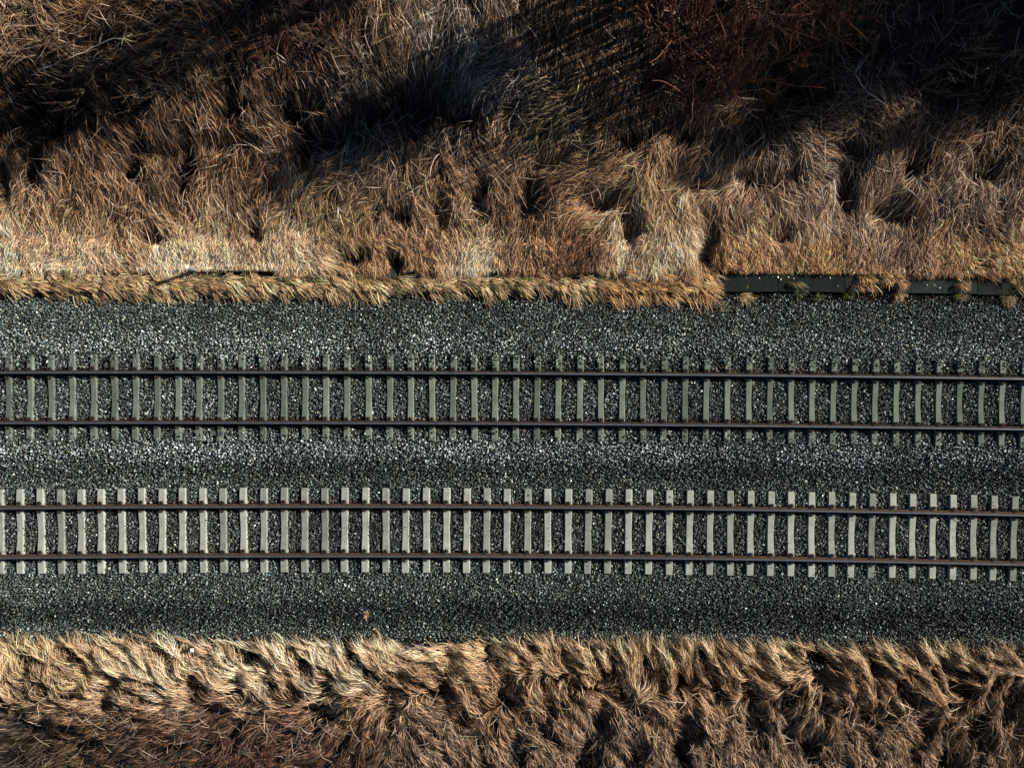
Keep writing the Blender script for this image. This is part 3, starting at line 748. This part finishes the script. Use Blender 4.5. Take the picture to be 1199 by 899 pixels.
# ------------------------------------------------------------------ dead branches lying on the grass
def branch(pts, W, r0, label, forks=0, seed=0, dz=.16):
    rs = random.Random(seed)
    P = []
    for a, b in pts: P.append(np.array(ground_at(a, b, W, dz)))
    P = np.array(P)
    t = np.linspace(0, 1, len(P)); tt = np.linspace(0, 1, 4 * len(P))
    Q = np.stack([np.interp(tt, t, P[:, k]) for k in range(3)], 1)
    Q += np.array([[rs.uniform(-.02, .02) for _ in range(3)] for _ in Q])
    polys = [(Q, np.linspace(r0, r0 * .45, len(Q)))]
    for f in range(forks):
        k = rs.randrange(2, len(Q) - 2); d = (Q[k + 1] - Q[k - 1]); d /= np.linalg.norm(d)
        s = rs.choice((-1, 1)); a = s * rs.uniform(.5, 1.1)
        e = np.array([d[0] * math.cos(a) - d[1] * math.sin(a), d[0] * math.sin(a) + d[1] * math.cos(a), rs.uniform(-.1, .3)])
        Ln = rs.uniform(.25, .6)
        polys.append((np.stack([Q[k], Q[k] + e * Ln * .5 + np.array([0, 0, .02]), Q[k] + e * Ln]), [r0 * .55, r0 * .45, r0 * .25]))
    base = P[0].copy()
    o = link('dead_branch', tubes('dead_branch', [(p - base, r) for p, r in polys], 5), M['deadwood'])
    o.location = base
    tag(o, label, 'branch', 'bleached branches lying in the grass')
branch([(46, 82), (90, 64), (134, 44), (160, 50)], UP, .022, 'longest bleached branch, lying across the dark hollow on the grass bank', 4, 1)
branch([(52, 30), (75, 38), (97, 43)], UP, .014, 'thin straight bleached stick above the longest branch on the grass bank', 1, 2)
branch([(1038, 123), (1015, 108), (1003, 90), (990, 70)], UP, .020, 'forked bleached branch with many side twigs below the dark shaded corner of the bank', 9, 3)
branch([(736, 97), (730, 115), (725, 137)], UP, .011, 'slim upright bleached stick below the red-twigged thicket', 0, 4)
branch([(736, 97), (744, 115), (750, 134)], UP, .011, 'slim slanting bleached stick meeting another at its tip below the red-twigged thicket', 0, 5)
branch([(340, 232), (357, 220), (374, 208)], UP, .013, 'short bleached stick lying slantwise amid the brown grass', 0, 6)
branch([(132, 297), (148, 303), (163, 313)], UP, .014, 'dull stick lying across the bright straw just above the trough', 1, 7)
branch([(247, 0), (256, 8), (264, 15)], UP, .013, 'short pale stick at the very edge of the photo beside a reddish shrub', 0, 8)
branch([(604, 851), (620, 860), (637, 870), (647, 884), (656, 899)], LO, .016, 'bent pale stalk curving down out of the narrow verge', 0, 9)
branch([(772, 819), (786, 821), (802, 822)], LO, .017, 'thick level bleached stick in the middle of the narrow verge', 0, 10)
branch([(95, 845), (107, 838), (118, 832), (124, 842)], LO, .014, 'crooked bleached stick lying over the darkest corner of the narrow verge', 2, 11)
branch([(222, 853), (243, 841), (266, 830)], LO, .014, 'straight pale stick leaning over the red brambles of the narrow verge', 1, 12)
branch([(898, 846), (920, 856), (946, 864)], LO, .015, 'pale stick sloping away below a dark hollow of the narrow verge', 1, 13)
branch([(1050, 822), (1063, 826), (1078, 834)], LO, .013, 'short pale stick under the ginger tussocks of the narrow verge', 0, 14)
branch([(352, 808), (362, 818), (375, 826)], LO, .012, 'small stick bridging the dark gap beneath the brightest straw tussocks', 3, 15)

# ------------------------------------------------------------------ shrubs
def shrub_mesh(n_stem, h, spread, tilt, twigs, seed, r0=.012, lean=(0, 0)):
    rs = random.Random(seed); st, tw = [], []
    for k in range(n_stem):
        a = rs.uniform(0, 2 * PI); rr = spread * math.sqrt(rs.random())
        b = np.array([rr * math.cos(a), rr * math.sin(a), -.1])
        tl = tilt * rs.uniform(.2, 1.2); a2 = a + rs.gauss(0, .7)
        d = np.array([math.sin(tl) * math.cos(a2) + lean[0], math.sin(tl) * math.sin(a2) + lean[1], math.cos(tl)])
        H = h * rs.uniform(.6, 1.1); n = 6; P = [b]
        for i in range(n):
            d = d + np.array([rs.gauss(0, .09), rs.gauss(0, .09), .02]); d /= np.linalg.norm(d)
            P.append(P[-1] + d * H / n)
        P = np.array(P); st.append((P, np.linspace(r0 * rs.uniform(.8, 1.3), r0 * .3, len(P))))
        for t in range(twigs):
            i = rs.randrange(1, n + 1); f = rs.random(); q = P[i - 1] * (1 - f) + P[i] * f
            dd = (P[i] - P[i - 1]); dd /= np.linalg.norm(dd); a3 = rs.uniform(0, 2 * PI)
            e = dd * .7 + np.array([math.cos(a3), math.sin(a3), rs.uniform(-.1, .5)]) * .6; e /= np.linalg.norm(e)
            Ln = rs.uniform(.18, .55) * h / 2.6
            m = q + e * Ln * .5; g = e + np.array([rs.gauss(0, .15), rs.gauss(0, .15), .25])
            tw.append((np.stack([q, m, m + g * Ln * .5]), [r0 * .42, r0 * .34, r0 * .16]))
    return tubes('stems', st, 5), tubes('twigs', tw, 3)

def shrub(name, meshes, px, py, rz, sc, label, mat, group=None, W=UP):
    x, y, z = ground_at(px, py, W, -.05)
    o = empty(name, (x, y, z), rz); o.scale = (sc, sc, sc)
    tag(o, label, 'shrub', group)
    link('stems', meshes[0], mat, o); link('crown', meshes[1], mat, o)
    return o
TH = [shrub_mesh(44, 1.8, .8, .25, 16, 200 + k, .006) for k in range(3)]
BIG = [shrub_mesh(34, 4.0, .5, .85, 6, 240 + k, .016) for k in range(2)]
FAN = shrub_mesh(22, 3.9, .9, .45, 1, 260, .028)
rs_ = random.Random(4)
LBL = 'leafless multi-stemmed shrub with thin red-brown twigs in the dense thicket on the bank'
for k, (a, b, v, sc_) in enumerate([(690, 60, 0, .42), (715, 105, 1, .45), (735, 30, 2, .45), (770, 118, 0, .5), (780, 75, 1, .5), (690, 5, 2, .42), (650, 25, 1, .38), (815, 112, 2, .8), (850, 95, 0, .7), (880, 110, 1, .8), (920, 60, 0, .9), (955, 25, 1, .9), (865, 55, 2, .7)]):
    shrub('thicket_shrub', TH[v], a, b, rs_.uniform(0, 6.28), sc_, LBL, M['redtwig'], 'shrubs of the red-twigged thicket')
for k, (a, b, v, sc_) in enumerate([(905, 22, 0, .55), (960, 8, 1, .6), (775, 18, 2, 1.0), (800, 66, 2, .85), (740, -16, 2, .95), (885, -22, 0, .55), (835, 40, 2, .9), (822, 100, 2, .75), (862, 78, 2, .8)]):
    shrub('thicket_shrub', FAN if v == 2 else BIG[v], a, b, k * 1.9, sc_, LBL, M['redtwig'], 'shrubs of the red-twigged thicket')
LOWB = shrub_mesh(60, .75, .5, .95, 14, 310, .008)
LOWC = shrub_mesh(70, .8, .65, 1.0, 14, 311, .008)
shrub('low_shrub', LOWB, 672, 292, .4, 1.0, 'low dark leafless bush in the bright straw just above the trough', M['darktwig'])
shrub('low_shrub', LOWC, 312, 32, 1.4, 1.25, 'reddish twiggy bush by the short stick, its twigs hiding the grass', M['redtwig'])
shrub('low_shrub', LOWB, 372, 22, 2.7, 1.3, 'reddish twiggy bush beside the pale frosty patch of the bank', M['redtwig'])
for k, (a, b, s, lb) in enumerate([(215, 872, 1.1, 'red-stemmed bramble clump under the straight pale stick on the narrow verge'),
                                   (300, 868, 1.15, 'red-stemmed bramble clump between two others on the narrow verge'),
                                   (385, 885, 1.0, 'red-stemmed bramble clump nearest the grey tangled grass of the narrow verge'),
                                   (140, 892, 1.1, 'darkest red-stemmed bramble clump in the shaded end of the narrow verge')]):
    shrub('bramble', (LOWB, LOWC)[k % 2], a, b, k * 1.3, s, lb, M['redtwig'], 'brambles on the narrow verge', LO)

SCRUB = [shrub_mesh(46, .8, .7, 1.25, 9, 330 + k, .0085) for k in range(3)]
for k, (a, b, sc_) in enumerate([(25, 30, 1.2), (70, 18, 1.3), (118, 48, 1.2), (165, 85, 1.0), (100, 96, 1.1), (200, 35, 1.2), (250, 62, 1.0), (430, 55, 1.0), (470, 12, 1.1), (560, 20, .9), (640, 70, .9), (700, 140, .8),
                                 (930, 128, 1.0), (985, 60, 1.2), (1012, 132, .9), (1050, 85, 1.3), (1090, 128, 1.0), (1110, 40, 1.3), (1150, 105, 1.1), (1180, 50, 1.2), (1185, 150, 1.0), (1130, 215, .9), (1175, 240, .8)]):
    shrub('scrub_bush', SCRUB[k % 3], a, b, k * 2.1, sc_, 'low sprawling scrub bush of bare grey-brown twigs on the dim upper bank', M['greytwig'], 'bare scrub on the upper bank')
for k, (a, b, sc_) in enumerate([(60, 862, .9), (455, 862, .8), (500, 885, .9), (548, 852, .8), (640, 872, .8), (715, 858, .8), (785, 880, .9), (850, 860, .8), (915, 885, .8), (985, 862, .8), (1050, 885, .9), (1105, 852, .8), (1170, 870, .9)]):
    shrub('scrub_bush', SCRUB[k % 3], a, b, k * 1.7, sc_, 'low tangle of bare dead stalks in the outer part of the narrow verge', M['greytwig'], 'bare scrub on the narrow verge', LO)

# ------------------------------------------------------------------ marker posts
def post(px, py, h, W, label, z=None):
    x, y, zz = ground_at(px, py)
    if z is not None: zz = z; x, y = at(px, py, z)
    o = empty('marker_post', (x, y, zz)); tag(o, label, 'marker post')
    bm = bmesh.new(); add_box(bm, -.045, .045, -.045, .045, -.3, h - .05, .006)
    me = bpy.data.meshes.new('shaft'); bm.to_mesh(me); bm.free(); link('shaft', me, M['post'], o)
    bm = bmesh.new(); add_box(bm, -.056, .056, -.056, .056, h - .052, h, .015)
    me = bpy.data.meshes.new('cap'); bm.to_mesh(me); bm.free(); link('cap', me, M['white'], o)
post(232.5, 317.5, .9, UP, 'slim post with a white cap standing by the overgrown trough')
post(233.5, 753.5, .62, LO, 'short post with a white cap buried in the straw of the narrow verge')

# ------------------------------------------------------------------ small things
def pebble(px, py, r, seed):
    rs = np.random.RandomState(seed); pv, pf = PROTO[seed % len(PROTO)]
    me = np_mesh('pebble', pv * r, pf.ravel(), np.arange(len(pf)) * 3)
    o = link('pebble', me, M['pebble']); x, y = at(px, py, ZLID)
    o.location = (x, y, ZLID + r * .5); o.rotation_euler = (rs.rand(), rs.rand(), rs.rand() * 6)
    tag(o, 'small pale stone lying on the bare dark lid of the trough', 'stone', 'pale stones on the trough lid')
for k, (a, b, r) in enumerate([(875.5, 329.5, .042), (873, 325, .03), (889, 326, .03), (904, 324, .03), (911, 325, .045), (914, 327, .034), (923, 324.5, .036), (929, 326, .03), (960, 324.5, .034), (971.5, 325.5, .036), (980.5, 335.5, .036), (899, 319, .026), (1085, 334, .03), (1100, 337, .035), (1094, 334, .026)]):
    pebble(a, b, r, 400 + k)

def tuft(px, py, n, L, col, label, seed, d=None):
    rs = np.random.RandomState(seed); x, y, z = ground_at(px, py)
    m = n; a = rs.uniform(0, 2 * PI, m) if d is None else math.atan2(-d[1], d[0]) + rs.normal(0, .6, m)
    xs = rs.normal(0, L * .22, m); ys = rs.normal(0, L * .18, m)
    c = np.array(col) * np.exp(rs.normal(0, .35, m))[:, None]
    me = strands('grass_tuft', xs, ys, rs.uniform(.5, 1.1, m) * L, rs.uniform(.007, .013, m), c, None, lambda p, q: 0 * p, rs.rand(m) * .08, rs.rand(m) * .12, rs, direct=(np.cos(a), np.sin(a)), curl=.5, stiff=.5)
    o = link('grass_tuft', me, M['grass']); o.location = (x, y, z + .01)
    tag(o, label, 'grass tuft', 'tufts along the foot of the trough')
GR = (.075, .085, .03)
tuft(936, 343, 70, .26, GR, 'small green tuft against the middle of the wide bare trough lid', 1)
tuft(992, 343, 110, .22, GR, 'round bright green tuft at the foot of the wide bare trough', 2)
tuft(959, 349, 50, .2, GR, 'sparse olive tuft on the ballast below the wide bare trough', 3)
tuft(1047, 345, 120, .32, (.3, .21, .11), 'straw tuft spilling from the break in the bare trough', 4, (.8, .6))
tuft(1124, 345, 120, .26, (.13, .12, .045), 'dark green and straw tuft against the narrow bare strip of trough', 5)
tuft(1176, 350, 150, .32, (.28, .2, .1), 'ginger tuft nearest the far end of the narrow bare strip of trough', 6, (.8, .7))
tuft(848, 361, 40, .2, (.2, .16, .07), 'tiny olive tuft in the ballast below the end of the hanging straw', 7)
tuft(869, 347, 90, .34, (.38, .27, .14), 'straw tuft lying on the ballast where the wide bare trough begins', 8, (.9, .5))
tuft(427, 717, 18, .22, (.45, .33, .18), 'lone wisp of straw lying on the ballast slope above the narrow verge', 9, (.8, .6))

# ------------------------------------------------------------------ unseen trees added beyond the picture, built only to cast shade on the bank
def tree(x, y, h, seed, label, leaves=9000, width=.30, name='shade_ivy_tree', fmin=.12):
    rs = random.Random(seed); z = float(Zt(np.array([float(x)]), np.array([float(y)]))[0]) - .1
    o = empty(name, (x, y, z)); tag(o, label, 'tree', 'unseen trees added to shade the bank')
    n = 9; P = [np.zeros(3)]
    for i in range(n): P.append(P[-1] + np.array([rs.gauss(0, .12), rs.gauss(0, .12), h / n]))
    P = np.array(P); tr = [(P, np.linspace(.2, .03, n + 1))]; tips = []
    for k in range(46):
        f = rs.uniform(fmin, .98) * n; i = min(int(f), n - 1); q = P[i] + (P[i + 1] - P[i]) * (f - i)
        a = rs.uniform(0, 6.28); Ln = (1 - .6 * f / n) * h * width * rs.uniform(.6, 1.1); d = np.array([math.cos(a), math.sin(a), rs.uniform(.1, .7)])
        B_ = [q]
        for j in range(4):
            d = d + np.array([rs.gauss(0, .2), rs.gauss(0, .2), .08]); d /= np.linalg.norm(d); B_.append(B_[-1] + d * Ln / 4)
        B_ = np.array(B_); tr.append((B_, np.linspace(.05, .012, 5))); tips += [B_[1], B_[2], B_[3], B_[4]]
    link('trunk', tubes('trunk', tr, 6), M['bark'], o)
    rn = np.random.RandomState(seed); tips = np.array(tips); m = leaves
    c = tips[rn.randint(0, len(tips), m)] + rn.normal(0, .26, (m, 3))
    rot = rand_rot(m, rn); q = np.array([[-.07, 0, 0], [0, -.04, .01], [.08, 0, 0], [0, .04, .01]])
    V = (np.einsum('nij,vj->nvi', rot, q) * rn.uniform(.7, 1.5, (m, 1, 1)) + c[:, None]).reshape(-1, 3)
    link('crown', np_mesh('crown', V, np.arange(m * 4), np.arange(m) * 4), M['leaf'], o)
for k, (x, y, h) in enumerate([(27.5, 15.6, 8.0), (30.5, 17.6, 9.5), (25.5, 17.6, 7.0), (34.5, 16.6, 9.0), (31.0, 15.2, 7.0)]):
    tree(x, y, h, 500 + k, 'unseen ivy-clad tree added at the top of the bank to shade the grass', 15000)
def shade_tree(px, py, h, seed, label, leaves, width, fmin=.12):
    """A tree placed where its crown shades the spot seen at px, py."""
    x, y, z = ground_at(px, py, UP); hc = h * .62; d = hc
    for _ in range(12):
        d = hc + float(Zt(np.array([x + 1.77 * d]), np.array([y + .64 * d]))[0]) - z
    tree(x + 1.77 * d, y + .64 * d, h, seed, label, leaves, width, 'shade_thorn_tree', fmin)
shade_tree(55, 112, 10.0, 520, 'unseen thorn tree added past the top of the bank to shade the dark hollow', 3000, .17)
shade_tree(578, 78, 6.6, 524, 'unseen dense thorn tree added past the top of the bank to shade the frosty patch', 3600, .26, .62)
shade_tree(300, 30, 9.5, 521, 'sparse unseen thorn tree added past the bank top to shade the short pale stick', 1500, .26)

# ------------------------------------------------------------------ light
EL, AZ = math.radians(28), math.radians(20)
sv = Vector((math.cos(AZ) * math.cos(EL), math.sin(AZ) * math.cos(EL), math.sin(EL)))
L = bpy.data.lights.new('sun', 'SUN'); L.energy = 5.0; L.angle = math.radians(.5); L.color = (1.0, .93, .82)
lo = bpy.data.objects.new('sun', L); C.objects.link(lo); lo.rotation_euler = sv.to_track_quat('Z', 'Y').to_euler(); lo.location = sv * 60
w = bpy.data.worlds.new('World'); bpy.context.scene.world = w; w.use_nodes = True
nt = w.node_tree; bg = nt.nodes['Background']; bg.inputs[1].default_value = 0.05
sky = nt.nodes.new('ShaderNodeTexSky'); sky.sky_type = 'NISHITA'; sky.sun_disc = False
sky.altitude = 2500; sky.air_density = .6; sky.dust_density = .5; sky.ozone_density = .7
sky.sun_elevation = EL; sky.sun_rotation = math.atan2(sv.x, sv.y)
nt.links.new(sky.outputs[0], bg.inputs[0])

# ------------------------------------------------------------------ camera
cam = bpy.data.cameras.new('camera'); co = bpy.data.objects.new('camera', cam); C.objects.link(co)
co.location = (0, 0, HC); co.rotation_euler = (0, 0, 0)
cam.sensor_width = 36; cam.sensor_fit = 'HORIZONTAL'; cam.lens = F / 1199 * 36; cam.clip_end = 2000; cam.clip_start = .1
sc = bpy.context.scene; sc.camera = co
sc.view_settings.view_transform = 'Standard'; sc.view_settings.look = 'None'
sc.view_settings.exposure = 1.15; sc.view_settings.gamma = 1.0; sc.view_settings.use_curve_mapping = False
sc.cycles.max_bounces = 5; sc.cycles.diffuse_bounces = 3
